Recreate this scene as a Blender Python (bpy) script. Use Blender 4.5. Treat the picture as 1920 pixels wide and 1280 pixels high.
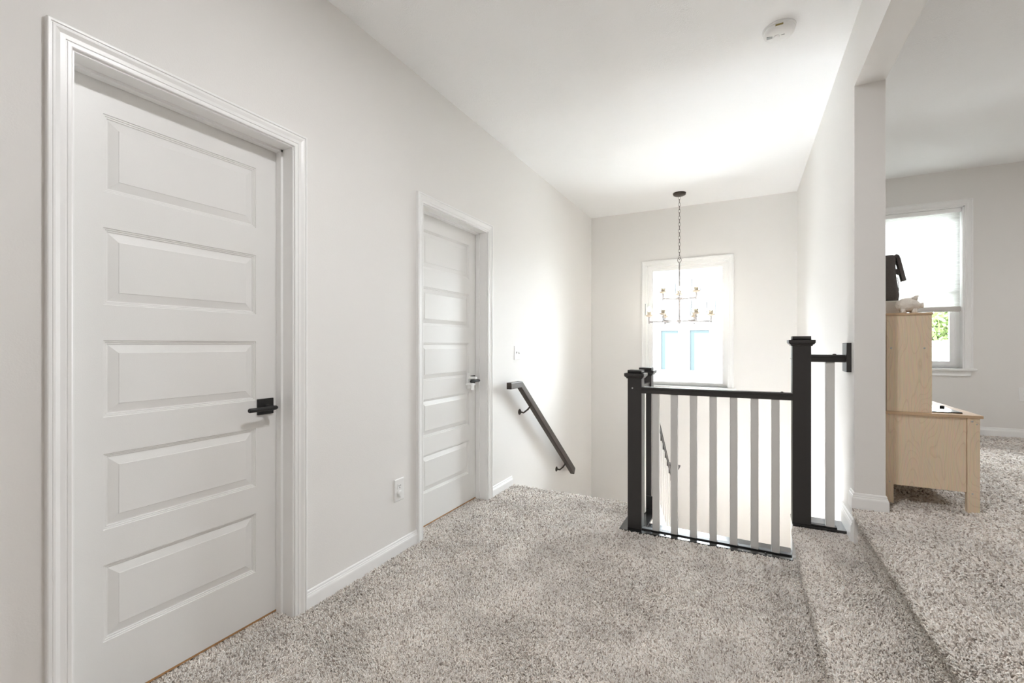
import bpy, math, random
import numpy as np
from mathutils import Vector, Matrix

random.seed(7)
sc = bpy.context.scene
for o in list(bpy.data.objects):
    bpy.data.objects.remove(o)
COL = sc.collection

# ------------------------------------------------------------------ camera
F_PX = 846.0
CAM_H = 1.18
YAW = math.atan((1396.0 - 960.0) / F_PX)
cam_d = bpy.data.cameras.new('camera')
cam_d.sensor_width = 36.0
cam_d.lens = F_PX / 1920.0 * 36.0
cam_d.shift_y = 7.0 / 1920.0
cam_d.clip_start = 0.02
cam_d.clip_end = 300
cam = bpy.data.objects.new('camera', cam_d)
cam.location = (0, 0, CAM_H)
cam.rotation_euler = (math.radians(90), 0, YAW)
COL.objects.link(cam)
sc.camera = cam

# ------------------------------------------------------------------ view, world, lights
sc.view_settings.view_transform = 'Standard'
sc.view_settings.look = 'None'
sc.view_settings.gamma = 1.0
sc.view_settings.use_curve_mapping = False
sc.view_settings.exposure = 2.3
sc.cycles.max_bounces = 12
sc.cycles.diffuse_bounces = 8
sc.cycles.glossy_bounces = 4
sc.cycles.transmission_bounces = 8
sc.cycles.transparent_max_bounces = 16
sc.cycles.sample_clamp_indirect = 8.0
sc.cycles.caustics_reflective = False
sc.cycles.caustics_refractive = False

SKY = 7.6
wd = bpy.data.worlds.new('sky')
sc.world = wd
wd.use_nodes = True
bg = wd.node_tree.nodes['Background']
bg.inputs['Color'].default_value = (0.88, 0.94, 1.0, 1)
bg.inputs['Strength'].default_value = SKY

def portal(loc, rot, sx, sy):
    l = bpy.data.lights.new('sky_portal', 'AREA')
    l.shape = 'RECTANGLE'
    l.size = sx
    l.size_y = sy
    l.cycles.is_portal = True
    o = bpy.data.objects.new('sky_portal', l)
    o.location = loc
    o.rotation_euler = rot
    COL.objects.link(o)
R90 = math.radians(90)
portal((-0.605, 5.75, 1.40), (-R90, 0, 0), 0.90, 1.46)
portal((1.35, 5.75, 1.70), (-R90, 0, 0), 0.92, 1.52)

FILL_POWER = 37.0         # added ceiling fill lights, emission strength of the diffuser

BULB_POWER = 8.0         # chandelier candle bulbs

# ------------------------------------------------------------------ materials
M = {}
def mat(name):
    m = bpy.data.materials.new(name)
    m.use_nodes = True
    M[name] = m
    nt = m.node_tree
    return m, nt, nt.nodes['Principled BSDF']

def simple(name, col, rough=0.5, metal=0.0, spec=0.5, bump=None, coat=0.0):
    m, nt, p = mat(name)
    p.inputs['Base Color'].default_value = (*col, 1)
    p.inputs['Roughness'].default_value = rough
    p.inputs['Metallic'].default_value = metal
    p.inputs['Specular IOR Level'].default_value = spec
    if coat:
        p.inputs['Coat Weight'].default_value = coat
        p.inputs['Coat Roughness'].default_value = 0.08
    if bump:
        scale, dist, detail = bump
        tc = nt.nodes.new('ShaderNodeTexCoord')
        n = nt.nodes.new('ShaderNodeTexNoise')
        n.inputs['Scale'].default_value = scale
        n.inputs['Detail'].default_value = detail
        b = nt.nodes.new('ShaderNodeBump')
        b.inputs['Distance'].default_value = dist
        b.inputs['Strength'].default_value = 0.6
        nt.links.new(tc.outputs['Object'], n.inputs['Vector'])
        nt.links.new(n.outputs['Fac'], b.inputs['Height'])
        nt.links.new(b.outputs['Normal'], p.inputs['Normal'])
    return m

simple('wall_paint', (0.83, 0.815, 0.795), 0.62, bump=(220, 0.0006, 3))
simple('trim_white', (0.90, 0.897, 0.89), 0.32)
simple('door_white', (0.83, 0.825, 0.81), 0.36, bump=(300, 0.0002, 2))
simple('baluster_white', (0.66, 0.652, 0.635), 0.38)
simple('black_paint', (0.030, 0.028, 0.027), 0.38, bump=(160, 0.0002, 2))
simple('bronze', (0.050, 0.038, 0.030), 0.38, metal=0.3)
simple('matte_black', (0.012, 0.012, 0.012), 0.42)
simple('plastic_white', (0.88, 0.88, 0.87), 0.30)
simple('plastic_grey', (0.40, 0.41, 0.42), 0.45)
simple('dark_slot', (0.03, 0.028, 0.025), 0.6)
simple('label_gold', (0.30, 0.24, 0.08), 0.5)
simple('raw_wood', (0.50, 0.28, 0.12), 0.75)
simple('birch_edge', (0.62, 0.44, 0.28), 0.6, bump=(400, 0.0003, 2))
simple('screw_steel', (0.55, 0.55, 0.56), 0.35, metal=0.9)
simple('cream_box', (0.80, 0.77, 0.72), 0.6)
simple('lamp_metal', (0.05, 0.04, 0.035), 0.4, metal=0.5)
simple('candle_tan', (0.78, 0.68, 0.56), 0.6)
simple('flare_bronze', (0.55, 0.52, 0.52), 0.35, metal=0.4)  # bronze washed out by window flare, the haze put into the colour
simple('cooktop_black', (0.02, 0.02, 0.022), 0.12, coat=0.6)
simple('toy_steel', (0.75, 0.76, 0.78), 0.30, metal=0.7)
simple('siding_pale', (0.075, 0.075, 0.075), 0.7)
simple('recess_shade', (0.029, 0.038, 0.040), 0.6, spec=0.1)  # shadow tone inside the neighbour's window recess, put into the colour
simple('screen_grey', (0.38, 0.37, 0.35), 0.8)
simple('roof_grey', (0.55, 0.54, 0.53), 0.85)
simple('ground_pale', (0.56, 0.55, 0.53), 0.95)
simple('bark', (0.16, 0.12, 0.09), 0.9)
simple('leaf', (0.085, 0.12, 0.03), 0.7)
simple('shade_rail', (0.62, 0.59, 0.56), 0.5)

# black glossy base plates with a fine brushed streak
m, nt, p = mat('black_plate')
p.inputs['Base Color'].default_value = (0.018, 0.017, 0.017, 1)
tc = nt.nodes.new('ShaderNodeTexCoord')
mp = nt.nodes.new('ShaderNodeMapping')
mp.inputs['Scale'].default_value = (3, 260, 40)
n = nt.nodes.new('ShaderNodeTexNoise')
n.inputs['Scale'].default_value = 1.0
n.inputs['Detail'].default_value = 3
mr = nt.nodes.new('ShaderNodeMapRange')
mr.inputs['To Min'].default_value = 0.10
mr.inputs['To Max'].default_value = 0.26
nt.links.new(tc.outputs['Object'], mp.inputs['Vector'])
nt.links.new(mp.outputs['Vector'], n.inputs['Vector'])
nt.links.new(n.outputs['Fac'], mr.inputs['Value'])
nt.links.new(mr.outputs['Result'], p.inputs['Roughness'])
p.inputs['Specular IOR Level'].default_value = 0.7

# textured ceiling (brushed stomp texture)
m, nt, p = mat('ceiling_paint')
p.inputs['Base Color'].default_value = (0.92, 0.92, 0.92, 1)
p.inputs['Roughness'].default_value = 0.9
tc = nt.nodes.new('ShaderNodeTexCoord')
n1 = nt.nodes.new('ShaderNodeTexNoise')
n1.inputs['Scale'].default_value = 9
n1.inputs['Detail'].default_value = 1
va = nt.nodes.new('ShaderNodeVectorMath'); va.operation = 'MULTIPLY_ADD'
va.inputs[1].default_value = (0.35, 0.35, 0.35)
n2 = nt.nodes.new('ShaderNodeTexWave')
n2.wave_type = 'RINGS'
n2.inputs['Scale'].default_value = 30
n2.inputs['Distortion'].default_value = 9
n2.inputs['Detail'].default_value = 3
n2.inputs['Detail Scale'].default_value = 2.5
n3 = nt.nodes.new('ShaderNodeTexNoise')
n3.inputs['Scale'].default_value = 5.0
rm = nt.nodes.new('ShaderNodeMapRange')
rm.inputs['From Min'].default_value = 0.42
rm.inputs['From Max'].default_value = 0.62
mm = nt.nodes.new('ShaderNodeMath'); mm.operation = 'MULTIPLY'
b = nt.nodes.new('ShaderNodeBump')
b.inputs['Distance'].default_value = 0.003
b.inputs['Strength'].default_value = 0.3
nt.links.new(tc.outputs['Object'], n1.inputs['Vector'])
nt.links.new(n1.outputs['Color'], va.inputs[0])
nt.links.new(tc.outputs['Object'], va.inputs[2])
nt.links.new(va.outputs['Vector'], n2.inputs['Vector'])
nt.links.new(tc.outputs['Object'], n3.inputs['Vector'])
nt.links.new(n3.outputs['Fac'], rm.inputs['Value'])
nt.links.new(n2.outputs['Fac'], mm.inputs[0])
nt.links.new(rm.outputs['Result'], mm.inputs[1])
nt.links.new(mm.outputs['Value'], b.inputs['Height'])
nt.links.new(b.outputs['Normal'], p.inputs['Normal'])

# carpet backing and pile (colour varies from tuft to tuft)
def carpet(name, attr):
    m, nt, p = mat(name)
    p.inputs['Roughness'].default_value = 0.95
    p.inputs['Specular IOR Level'].default_value = 0.1
    tc = nt.nodes.new('ShaderNodeTexCoord')
    ramp = nt.nodes.new('ShaderNodeValToRGB')
    e = ramp.color_ramp.elements
    e[0].position = 0.0;  e[0].color = (0.36, 0.30, 0.255, 1)
    e[1].position = 1.0;  e[1].color = (0.99, 0.955, 0.91, 1)
    k = e.new(0.22); k.color = (0.64, 0.565, 0.50, 1)
    k = e.new(0.55); k.color = (0.93, 0.865, 0.80, 1)
    if attr:
        a = nt.nodes.new('ShaderNodeAttribute')
        a.attribute_name = 'tuft'
        src = a.outputs['Fac']
    else:
        n = nt.nodes.new('ShaderNodeTexNoise')
        n.inputs['Scale'].default_value = 210
        n.inputs['Detail'].default_value = 2
        nt.links.new(tc.outputs['Object'], n.inputs['Vector'])
        mr = nt.nodes.new('ShaderNodeMapRange')
        mr.inputs['From Min'].default_value = 0.3
        mr.inputs['From Max'].default_value = 0.75
        nt.links.new(n.outputs['Fac'], mr.inputs['Value'])
        src = mr.outputs['Result']
        b = nt.nodes.new('ShaderNodeBump')
        b.inputs['Distance'].default_value = 0.006
        b.inputs['Strength'].default_value = 0.9
        nt.links.new(n.outputs['Fac'], b.inputs['Height'])
        nt.links.new(b.outputs['Normal'], p.inputs['Normal'])
    nt.links.new(src, ramp.inputs['Fac'])
    # broad footprint and brush-mark tones in the yarn
    n2 = nt.nodes.new('ShaderNodeTexNoise')
    n2.inputs['Scale'].default_value = 4.5
    n2.inputs['Detail'].default_value = 3
    mr2 = nt.nodes.new('ShaderNodeMapRange')
    mr2.inputs['From Min'].default_value = 0.35
    mr2.inputs['From Max'].default_value = 0.65
    mr2.inputs['To Min'].default_value = 0.88
    mr2.inputs['To Max'].default_value = 1.06
    mx = nt.nodes.new('ShaderNodeVectorMath'); mx.operation = 'SCALE'
    nt.links.new(tc.outputs['Object'], n2.inputs['Vector'])
    nt.links.new(n2.outputs['Fac'], mr2.inputs['Value'])
    nt.links.new(ramp.outputs['Color'], mx.inputs[0])
    nt.links.new(mr2.outputs['Result'], mx.inputs['Scale'])
    nt.links.new(mx.outputs['Vector'], p.inputs['Base Color'])
carpet('carpet_backing', False)
carpet('carpet_yarn', True)

# birch plywood: cathedral grain
def birch(name, phase, scale=1.0):
    m, nt, p = mat(name)
    p.inputs['Roughness'].default_value = 0.5
    tc = nt.nodes.new('ShaderNodeTexCoord')
    mp = nt.nodes.new('ShaderNodeMapping')
    mp.inputs['Location'].default_value = phase
    mp.inputs['Scale'].default_value = (9 * scale, 9 * scale, 2.2 * scale)
    nz = nt.nodes.new('ShaderNodeTexNoise')
    nz.inputs['Scale'].default_value = 0.9
    nz.inputs['Detail'].default_value = 1.5
    ml = nt.nodes.new('ShaderNodeMath'); ml.operation = 'MULTIPLY'
    ml.inputs[1].default_value = 22
    sn = nt.nodes.new('ShaderNodeMath'); sn.operation = 'FRACT'
    fine = nt.nodes.new('ShaderNodeTexNoise')
    fine.inputs['Scale'].default_value = 1.0
    mpf = nt.nodes.new('ShaderNodeMapping')
    mpf.inputs['Scale'].default_value = (240, 240, 14)
    ramp = nt.nodes.new('ShaderNodeValToRGB')
    e = ramp.color_ramp.elements
    e[0].position = 0.0; e[0].color = (0.90, 0.735, 0.54, 1)
    e[1].position = 1.0; e[1].color = (0.81, 0.64, 0.455, 1)
    k = e.new(0.8); k.color = (0.915, 0.75, 0.555, 1)
    mix = nt.nodes.new('ShaderNodeMixRGB'); mix.blend_type = 'MULTIPLY'
    mix.inputs['Fac'].default_value = 0.22
    nt.links.new(tc.outputs['Object'], mp.inputs['Vector'])
    nt.links.new(mp.outputs['Vector'], nz.inputs['Vector'])
    nt.links.new(nz.outputs['Fac'], ml.inputs[0])
    nt.links.new(ml.outputs[0], sn.inputs[0])
    nt.links.new(sn.outputs[0], ramp.inputs['Fac'])
    nt.links.new(tc.outputs['Object'], mpf.inputs['Vector'])
    nt.links.new(mpf.outputs['Vector'], fine.inputs['Vector'])
    nt.links.new(ramp.outputs['Color'], mix.inputs['Color1'])
    nt.links.new(fine.outputs['Color'], mix.inputs['Color2'])
    nt.links.new(mix.outputs['Color'], p.inputs['Base Color'])
birch('birch_panel', (1.3, 0.2, 0.7))
birch('birch_leg', (4.1, 2.2, 3.3))
birch('birch_hutch', (7.7, 5.2, 1.9))

# clear glass: mostly see-through with a thin reflection
def glass(name, ior):
    m, nt, p = mat(name)
    nt.nodes.remove(p)
    out = nt.nodes['Material Output']
    tr = nt.nodes.new('ShaderNodeBsdfTransparent')
    tr.inputs['Color'].default_value = (0.97, 0.985, 0.98, 1)
    gl = nt.nodes.new('ShaderNodeBsdfGlossy')
    gl.inputs['Roughness'].default_value = 0.02
    fr = nt.nodes.new('ShaderNodeFresnel')
    fr.inputs['IOR'].default_value = ior
    mx = nt.nodes.new('ShaderNodeMixShader')
    nt.links.new(fr.outputs[0], mx.inputs[0])
    nt.links.new(tr.outputs[0], mx.inputs[1])
    nt.links.new(gl.outputs[0], mx.inputs[2])
    nt.links.new(mx.outputs[0], out.inputs['Surface'])
glass('clear_glass', 1.35)
glass('thin_glass', 1.12)

# translucent cellular shade cloth
m, nt, p = mat('shade_cloth')
p.inputs['Base Color'].default_value = (0.88, 0.89, 0.87, 1)
p.inputs['Roughness'].default_value = 0.9
out = nt.nodes['Material Output']
tl = nt.nodes.new('ShaderNodeBsdfTranslucent')
tl.inputs['Color'].default_value = (0.86, 0.87, 0.84, 1)
mx = nt.nodes.new('ShaderNodeMixShader')
mx.inputs[0].default_value = 0.30
nt.links.new(p.outputs[0], mx.inputs[1])
nt.links.new(tl.outputs[0], mx.inputs[2])
nt.links.new(mx.outputs[0], out.inputs['Surface'])

# woven grey felt
m, nt, p = mat('grey_felt')
p.inputs['Roughness'].default_value = 0.95
tc = nt.nodes.new('ShaderNodeTexCoord')
n = nt.nodes.new('ShaderNodeTexNoise'); n.inputs['Scale'].default_value = 500
ramp = nt.nodes.new('ShaderNodeValToRGB')
ramp.color_ramp.elements[0].color = (0.055, 0.050, 0.047, 1)
ramp.color_ramp.elements[1].color = (0.20, 0.185, 0.175, 1)
nt.links.new(tc.outputs['Object'], n.inputs['Vector'])
nt.links.new(n.outputs['Fac'], ramp.inputs['Fac'])
nt.links.new(ramp.outputs['Color'], p.inputs['Base Color'])

# dotted ceramic for the piggy bank
m, nt, p = mat('pig_ceramic')
p.inputs['Base Color'].default_value = (0.84, 0.78, 0.70, 1)
p.inputs['Roughness'].default_value = 0.45
tc = nt.nodes.new('ShaderNodeTexCoord')
v = nt.nodes.new('ShaderNodeTexVoronoi'); v.inputs['Scale'].default_value = 150
b = nt.nodes.new('ShaderNodeBump'); b.inputs['Distance'].default_value = 0.0025
b.inputs['Strength'].default_value = 0.8
nt.links.new(tc.outputs['Object'], v.inputs['Vector'])
nt.links.new(v.outputs['Distance'], b.inputs['Height'])
nt.links.new(b.outputs['Normal'], p.inputs['Normal'])

# lit frosted candle bulbs of the chandelier
m, nt, p = mat('bulb_glow')
p.inputs['Base Color'].default_value = (0.9, 0.88, 0.82, 1)
p.inputs['Emission Color'].default_value = (1.0, 0.93, 0.82, 1)
p.inputs['Emission Strength'].default_value = BULB_POWER

# glowing face of the added ceiling fill lights
m, nt, p = mat('fill_glow')
p.inputs['Base Color'].default_value = (0.9, 0.88, 0.84, 1)
p.inputs['Emission Color'].default_value = (0.98, 0.985, 1.0, 1)
p.inputs['Emission Strength'].default_value = FILL_POWER

# ------------------------------------------------------------------ mesh helpers
BASE = {}

class MB:
    def __init__(self):
        self.v = []; self.f = []; self.sm = []
    def add(self, vs, fs, smooth=False):
        o = len(self.v)
        self.v += [tuple(x) for x in vs]
        self.f += [tuple(i + o for i in q) for q in fs]
        self.sm += [smooth] * len(fs)
        return self
    def box(self, a, b):
        x0, y0, z0 = a; x1, y1, z1 = b
        if x0 > x1: x0, x1 = x1, x0
        if y0 > y1: y0, y1 = y1, y0
        if z0 > z1: z0, z1 = z1, z0
        vs = [(x0,y0,z0),(x1,y0,z0),(x1,y1,z0),(x0,y1,z0),(x0,y0,z1),(x1,y0,z1),(x1,y1,z1),(x0,y1,z1)]
        fs = [(0,3,2,1),(4,5,6,7),(0,1,5,4),(1,2,6,5),(2,3,7,6),(3,0,4,7)]
        return self.add(vs, fs)
    def cbox(self, a, b, r):
        """box with chamfered vertical and horizontal edges"""
        import bmesh
        bm = bmesh.new()
        t = MB().box(a, b)
        vs = [bm.verts.new(p) for p in t.v]
        for q in t.f: bm.faces.new([vs[i] for i in q])
        bmesh.ops.bevel(bm, geom=list(bm.edges), offset=r, segments=1, affect='EDGES', profile=0.5)
        bm.verts.index_update()
        self.add([p.co[:] for p in bm.verts], [[p.index for p in q.verts] for q in bm.faces])
        bm.free()
        return self
    def rings(self, rings, cap0=True, cap1=True, smooth=False, close=True):
        n = len(rings[0]); vs = []; fs = []
        for r in rings: vs += list(r)
        for i in range(len(rings) - 1):
            for j in range(n if close else n - 1):
                k = (j + 1) % n
                fs.append((i*n + j, i*n + k, (i+1)*n + k, (i+1)*n + j))
        o = len(self.v)
        self.add(vs, fs, smooth)
        if cap0: self.f.append(tuple(o + j for j in reversed(range(n)))); self.sm.append(False)
        if cap1: self.f.append(tuple(o + (len(rings)-1)*n + j for j in range(n))); self.sm.append(False)
        return self
    def lathe(self, c, prof, n=24, axis='z', smooth=True):
        """prof: list of (radius, height) along the axis from centre c"""
        rs = []
        for r, h in prof:
            ring = []
            for j in range(n):
                t = 2 * math.pi * j / n
                a, b = r * math.cos(t), r * math.sin(t)
                if axis == 'z': ring.append((c[0]+a, c[1]+b, c[2]+h))
                elif axis == 'x': ring.append((c[0]+h, c[1]+a, c[2]+b))
                else: ring.append((c[0]+b, c[1]+h, c[2]+a))
            rs.append(ring)
        return self.rings(rs, smooth=smooth)
    def tube(self, pts, r, n=10, smooth=True):
        pts = [Vector(q) for q in pts]
        rr = r if isinstance(r, (list, tuple)) else [r] * len(pts)
        rs = []; up = None
        for i, q in enumerate(pts):
            if i == 0: t = pts[1] - q
            elif i == len(pts) - 1: t = q - pts[i-1]
            else: t = (pts[i+1] - q).normalized() + (q - pts[i-1]).normalized()
            t.normalize()
            if up is None:
                up = Vector((0,0,1)) if abs(t.z) < 0.9 else Vector((1,0,0))
            s = t.cross(up).normalized(); up = s.cross(t).normalized()
            rs.append([q + (s*math.cos(a) + up*math.sin(a)) * rr[i] for a in [2*math.pi*j/n for j in range(n)]])
        return self.rings(rs, smooth=smooth)
    def torus(self, c, R, r, axis='y', n=20, m=8, sx=1.0, sz=1.0):
        pts = []
        vs = []; fs = []
        for i in range(n):
            a = 2*math.pi*i/n
            for j in range(m):
                b = 2*math.pi*j/m
                d = R + r*math.cos(b)
                p, q, w = d*math.cos(a)*sx, d*math.sin(a)*sz, r*math.sin(b)
                if axis == 'y': vs.append((c[0]+p, c[1]+w, c[2]+q))
                elif axis == 'x': vs.append((c[0]+w, c[1]+p, c[2]+q))
                else: vs.append((c[0]+p, c[1]+q, c[2]+w))
        for i in range(n):
            for j in range(m):
                fs.append((i*m+j, ((i+1)%n)*m+j, ((i+1)%n)*m+(j+1)%m, i*m+(j+1)%m))
        return self.add(vs, fs, True)
    def ellipsoid(self, c, r, n=24, m=14, rot=None):
        vs = []; fs = []
        for i in range(m + 1):
            t = math.pi * i / m
            for j in range(n):
                a = 2*math.pi*j/n
                q = Vector((r[0]*math.sin(t)*math.cos(a), r[1]*math.sin(t)*math.sin(a), r[2]*math.cos(t)))
                if rot: q = rot @ q
                vs.append((c[0]+q.x, c[1]+q.y, c[2]+q.z))
        for i in range(m):
            for j in range(n):
                fs.append((i*n+j, (i+1)*n+j, (i+1)*n+(j+1)%n, i*n+(j+1)%n))
        return self.add(vs, fs, True)
    def build(self, name, material, parent=None, origin=None):
        org = BASE[parent.name] if parent is not None else (origin or (0, 0, 0))
        me = bpy.data.meshes.new(name)
        me.from_pydata([(x-org[0], y-org[1], z-org[2]) for x, y, z in self.v], [], self.f)
        me.polygons.foreach_set('use_smooth', self.sm)
        me.materials.append(M[material])
        me.validate(); me.update()
        import bmesh
        bm = bmesh.new(); bm.from_mesh(me)
        bmesh.ops.recalc_face_normals(bm, faces=bm.faces)
        bm.to_mesh(me); bm.free()
        o = bpy.data.objects.new(name, me)
        COL.objects.link(o)
        if parent is not None: o.parent = parent
        else: o.location = org
        BASE[o.name] = org
        return o

def tag(o, label, cat=None, group=None, kind=None):
    o['label'] = label
    if cat: o['category'] = cat
    if group: o['group'] = group
    if kind: o['kind'] = kind
    return o
def struct(o, label=None):
    o['kind'] = 'structure'
    if label: o['label'] = label
    return o
def thing(name, loc, label, cat, group=None, kind=None):
    o = bpy.data.objects.new(name, None)
    o.empty_display_size = 0.1
    o.location = loc
    COL.objects.link(o)
    BASE[o.name] = tuple(loc)
    return tag(o, label, cat, group, kind)

# ------------------------------------------------------------------ dimensions of the place
XL, XR, XR2 = -1.748, 0.493, 0.617      # hall left wall, hall right wall (two faces)
YF, CZ = 5.615, 2.806                   # window wall, ceiling
YJ, ZH = 2.815, 2.486                   # wall end and header underside of the wide opening
ZU, ZS = 0.36, 0.18                     # upper floor, first step
Y0 = -1.6                               # wall behind the camera
XE = 4.40                               # far side of the bright room
YE = 3.396                              # landing edge where the flight goes down
ZLOW = -3.0

# ------------------------------------------------------------------ floors and stairs (carpet backing just under the pile)
PILE = 0.007
f = MB()
f.box((XL, Y0, -0.24), (0.50, 2.90, -PILE))
f.box((XL, 2.90, -0.24), (-0.70, YE, -PILE))
f.box((-0.70, 2.90, -0.24), (-0.56, 3.46, -PILE))
f.box((-0.56, 2.90, -0.24), (XR, 3.07, -PILE))
for ya_, yb_ in ((0.580, 1.315), (2.196, 2.980)):
    f.box((XL - .13, ya_, -.011), (XL + .01, yb_, -.0055))
floor = struct(f.build('floor', 'carpet_backing'), 'speckled beige grey carpet of the hall landing')

def nosing_profile(x_r, z0, z1, x_end, over=0.024, rad=0.024, seg=7):
    """riser line at x_r from z0 to z1, rounded carpeted nosing, tread to x_end; returns list of (x,z)"""
    xn = x_r - over + rad
    zt = z1
    pts = [(x_r, z0), (x_r, z1 - 2*rad)]
    for i in range(seg + 1):
        a = math.pi*1.5 - (math.pi) * i / seg       # from down to up through the left
        pts.append((xn + rad*math.cos(a), zt - rad + rad*math.sin(a)))
    pts.append((x_end, z1))
    return pts
X_R1, X_R2 = 0.254, 0.506
prof1 = nosing_profile(X_R1, 0.0, ZS, X_R2)
prof2 = nosing_profile(X_R2, ZS, ZU, 0.64)
def sweep_profile(prof, y0, y1, zbot, shrink=PILE):
    mb = MB()
    # shrink the profile inwards by the pile height
    q = []
    for i, (x, z) in enumerate(prof):
        a = Vector(prof[max(i-1, 0)]); b = Vector(prof[min(i+1, len(prof)-1)])
        t = (b - a).normalized(); nrm = Vector((-t.y, t.x))      # outward (left/up)
        q.append((x - nrm.x*shrink, z - nrm.y*shrink))
    loop = q + [(q[-1][0], zbot), (q[0][0], zbot)]
    r0 = [(x, y0, z) for x, z in loop]; r1 = [(x, y1, z) for x, z in loop]
    mb.rings([r0, r1])
    return mb
steps = sweep_profile(prof1, Y0, 2.985, -0.05)
st = struct(steps.build('floor_step', 'carpet_backing'), 'carpeted lower step with rounded nosing')
uf = sweep_profile(prof2, Y0, YJ, 0.0)
uf.box((0.63, Y0, 0.12), (XE, YF, ZU - PILE))
upper = struct(uf.build('floor_upper', 'carpet_backing'), 'carpeted floor of the raised room two steps up')
b_ = MB().box((0.24, 2.985, 0.0), (XR, 3.09, 0.185))
struct(b_.build('trim_1', 'trim_white'), 'white painted step end under the short railing')

# flight down, mid landing, second flight
RUN = 0.222
sd = thing('stairs', (-1.15, YE, -1.08), 'carpeted flight going down from the hall landing', None, kind='structure')
for i in range(5):
    y = YE + RUN * i
    MB().box((XL, y, -1.3), (-0.70, y + RUN + 0.02, -0.18*(i+1))).build('tread', 'carpet_backing', sd)
MB().box((XL, YE + RUN*5, -1.3), (XR, YF, -1.08)).build('tread', 'carpet_backing', sd)
for i in range(5):
    y = YE + RUN*5 - RUN * i
    MB().box((-0.56, y - RUN - 0.02, -2.8), (XR, y, -1.08 - 0.18*(i+1))).build('tread', 'carpet_backing', sd)

# ------------------------------------------------------------------ walls and ceiling
DOORS = {1: (0.592, 1.303), 2: (2.206, 2.970)}      # slab edges along the wall
DOOR_TOP = 2.036
wl = MB()
T = 0.135
ys = [Y0 - 0.1]
for k in (1, 2): ys += [DOORS[k][0] - 0.022, DOORS[k][1] + 0.022]
ys.append(YF + 0.15)
for i in (0, 2, 4): wl.box((XL - T, ys[i], ZLOW), (XL, ys[i+1], CZ + 0.05))
for i in (1, 3):
    wl.box((XL - T, ys[i], DOOR_TOP + 0.022), (XL, ys[i+1], CZ + 0.05))
    wl.box((XL - T, ys[i], ZLOW), (XL, ys[i+1], -0.012))
wl.box((XL - T - .08, Y0 - 0.1, ZLOW), (XL - T - .002, YF + .15, CZ + .05))
struct(wl.build('wall_left', 'wall_paint'), 'pale greige painted wall with two white doors')

WIN1 = (-1.056, -0.163, 0.700, 2.140)     # x0 x1 z0 z1 of the wall opening
WIN2 = (0.905, 1.803, 0.965, 2.469)
wf = MB()
Y1 = YF + 0.15
def wall_y(mb, x0, x1, ya, yb, z0, z1, holes):
    xs = x0
    for hx0, hx1, hz0, hz1 in holes:
        mb.box((xs, ya, z0), (hx0, yb, z1))
        mb.box((hx0, ya, z0), (hx1, yb, hz0))
        mb.box((hx0, ya, hz1), (hx1, yb, z1))
        xs = hx1
    mb.box((xs, ya, z0), (x1, yb, z1))
wall_y(wf, XL - T, XE + 0.15, YF, Y1, ZLOW, CZ + 0.05, [WIN1, WIN2])
struct(wf.build('wall_far', 'wall_paint'), 'pale painted window wall at the end of the stairwell')
wr = MB()
wr.box((XR, YJ, ZLOW), (XR2, YF, CZ + 0.05))
wr.box((XR, Y0, ZH), (XR2, YJ, CZ + 0.05))
struct(wr.build('wall_right', 'wall_paint'), 'pale painted wall ending at the wide cased opening')
wb = MB().box((XL - T, Y0 - 0.12, ZLOW), (XE + 0.15, Y0, CZ + 0.05))
struct(wb.build('wall_back', 'wall_paint'))
we = MB().box((XE, Y0 - 0.12, ZLOW), (XE + 0.15, YF, CZ + 0.05))
struct(we.build('wall_east', 'wall_paint'))
ws = MB()
ws.box((-0.56, 2.95, ZLOW), (0.24, 3.06, -0.02))
ws.box((0.24, 2.95, ZLOW), (XR, 3.06, 0.0))
struct(ws.build('wall_stairwell', 'wall_paint'))
# sloping white side wall under the flight's guard rail
sw = MB()
SH = lambda y: -0.154 - 0.86 * (y - 3.806)          # top of the sloping shoe
ya, yb = 3.46, 4.74
sec = [(ya, SH(ya) - 0.05), (yb, SH(yb) - 0.05), (yb, -1.3), (ya, -1.3)]
sw.rings([[(-0.70, y, z) for y, z in sec], [(-0.58, y, z) for y, z in sec]])
struct(sw.build('wall_flight', 'wall_paint'))
cl = MB().box((XL - T, Y0 - 0.12, CZ), (XE + 0.15, Y1, CZ + 0.08))
struct(cl.build('ceiling', 'ceiling_paint'), 'white ceiling with a brushed stomp texture')

# ------------------------------------------------------------------ mitred casing pieces
CASING = [(0, 0), (0, .009), (.003, .0105), (.011, .0105), (.0125, .0085), (.0145, .0085), (.016, .0115),
          (.028, .012), (.034, .0145), (.039, .0165), (.044, .017), (.0455, .0145), (.0475, .0145), (.049, .0185),
          (.0545, .0185), (.057, .016), (.057, 0)]
BASEB = [(0, 0), (0, .0125), (.052, .0125), (.058, .0115), (.064, .0085), (.068, .0085), (.070, .006), (.079, .0055), (.083, .003), (.083, 0)]
def mapper(kind, plane, sgn=1):
    if kind == 'x': return lambda a, b, t: (plane + t*sgn, a, b)
    return lambda a, b, t: (a, plane + t*sgn, b)
def casing_set(parent, mp, a0, a1, b0, b1, sides='LRT', material='trim_white'):
    for s in sides:
        if s == 'L':
            r0 = [mp(a0 - w, b0, t) for w, t in CASING]; r1 = [mp(a0 - w, b1 + w, t) for w, t in CASING]
        elif s == 'R':
            r0 = [mp(a1 + w, b0, t) for w, t in CASING]; r1 = [mp(a1 + w, b1 + w, t) for w, t in CASING]
        else:
            r0 = [mp(a0 - w, b1 + w, t) for w, t in CASING]; r1 = [mp(a1 + w, b1 + w, t) for w, t in CASING]
        MB().rings([r0, r1]).build('casing_board', material, parent)

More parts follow.
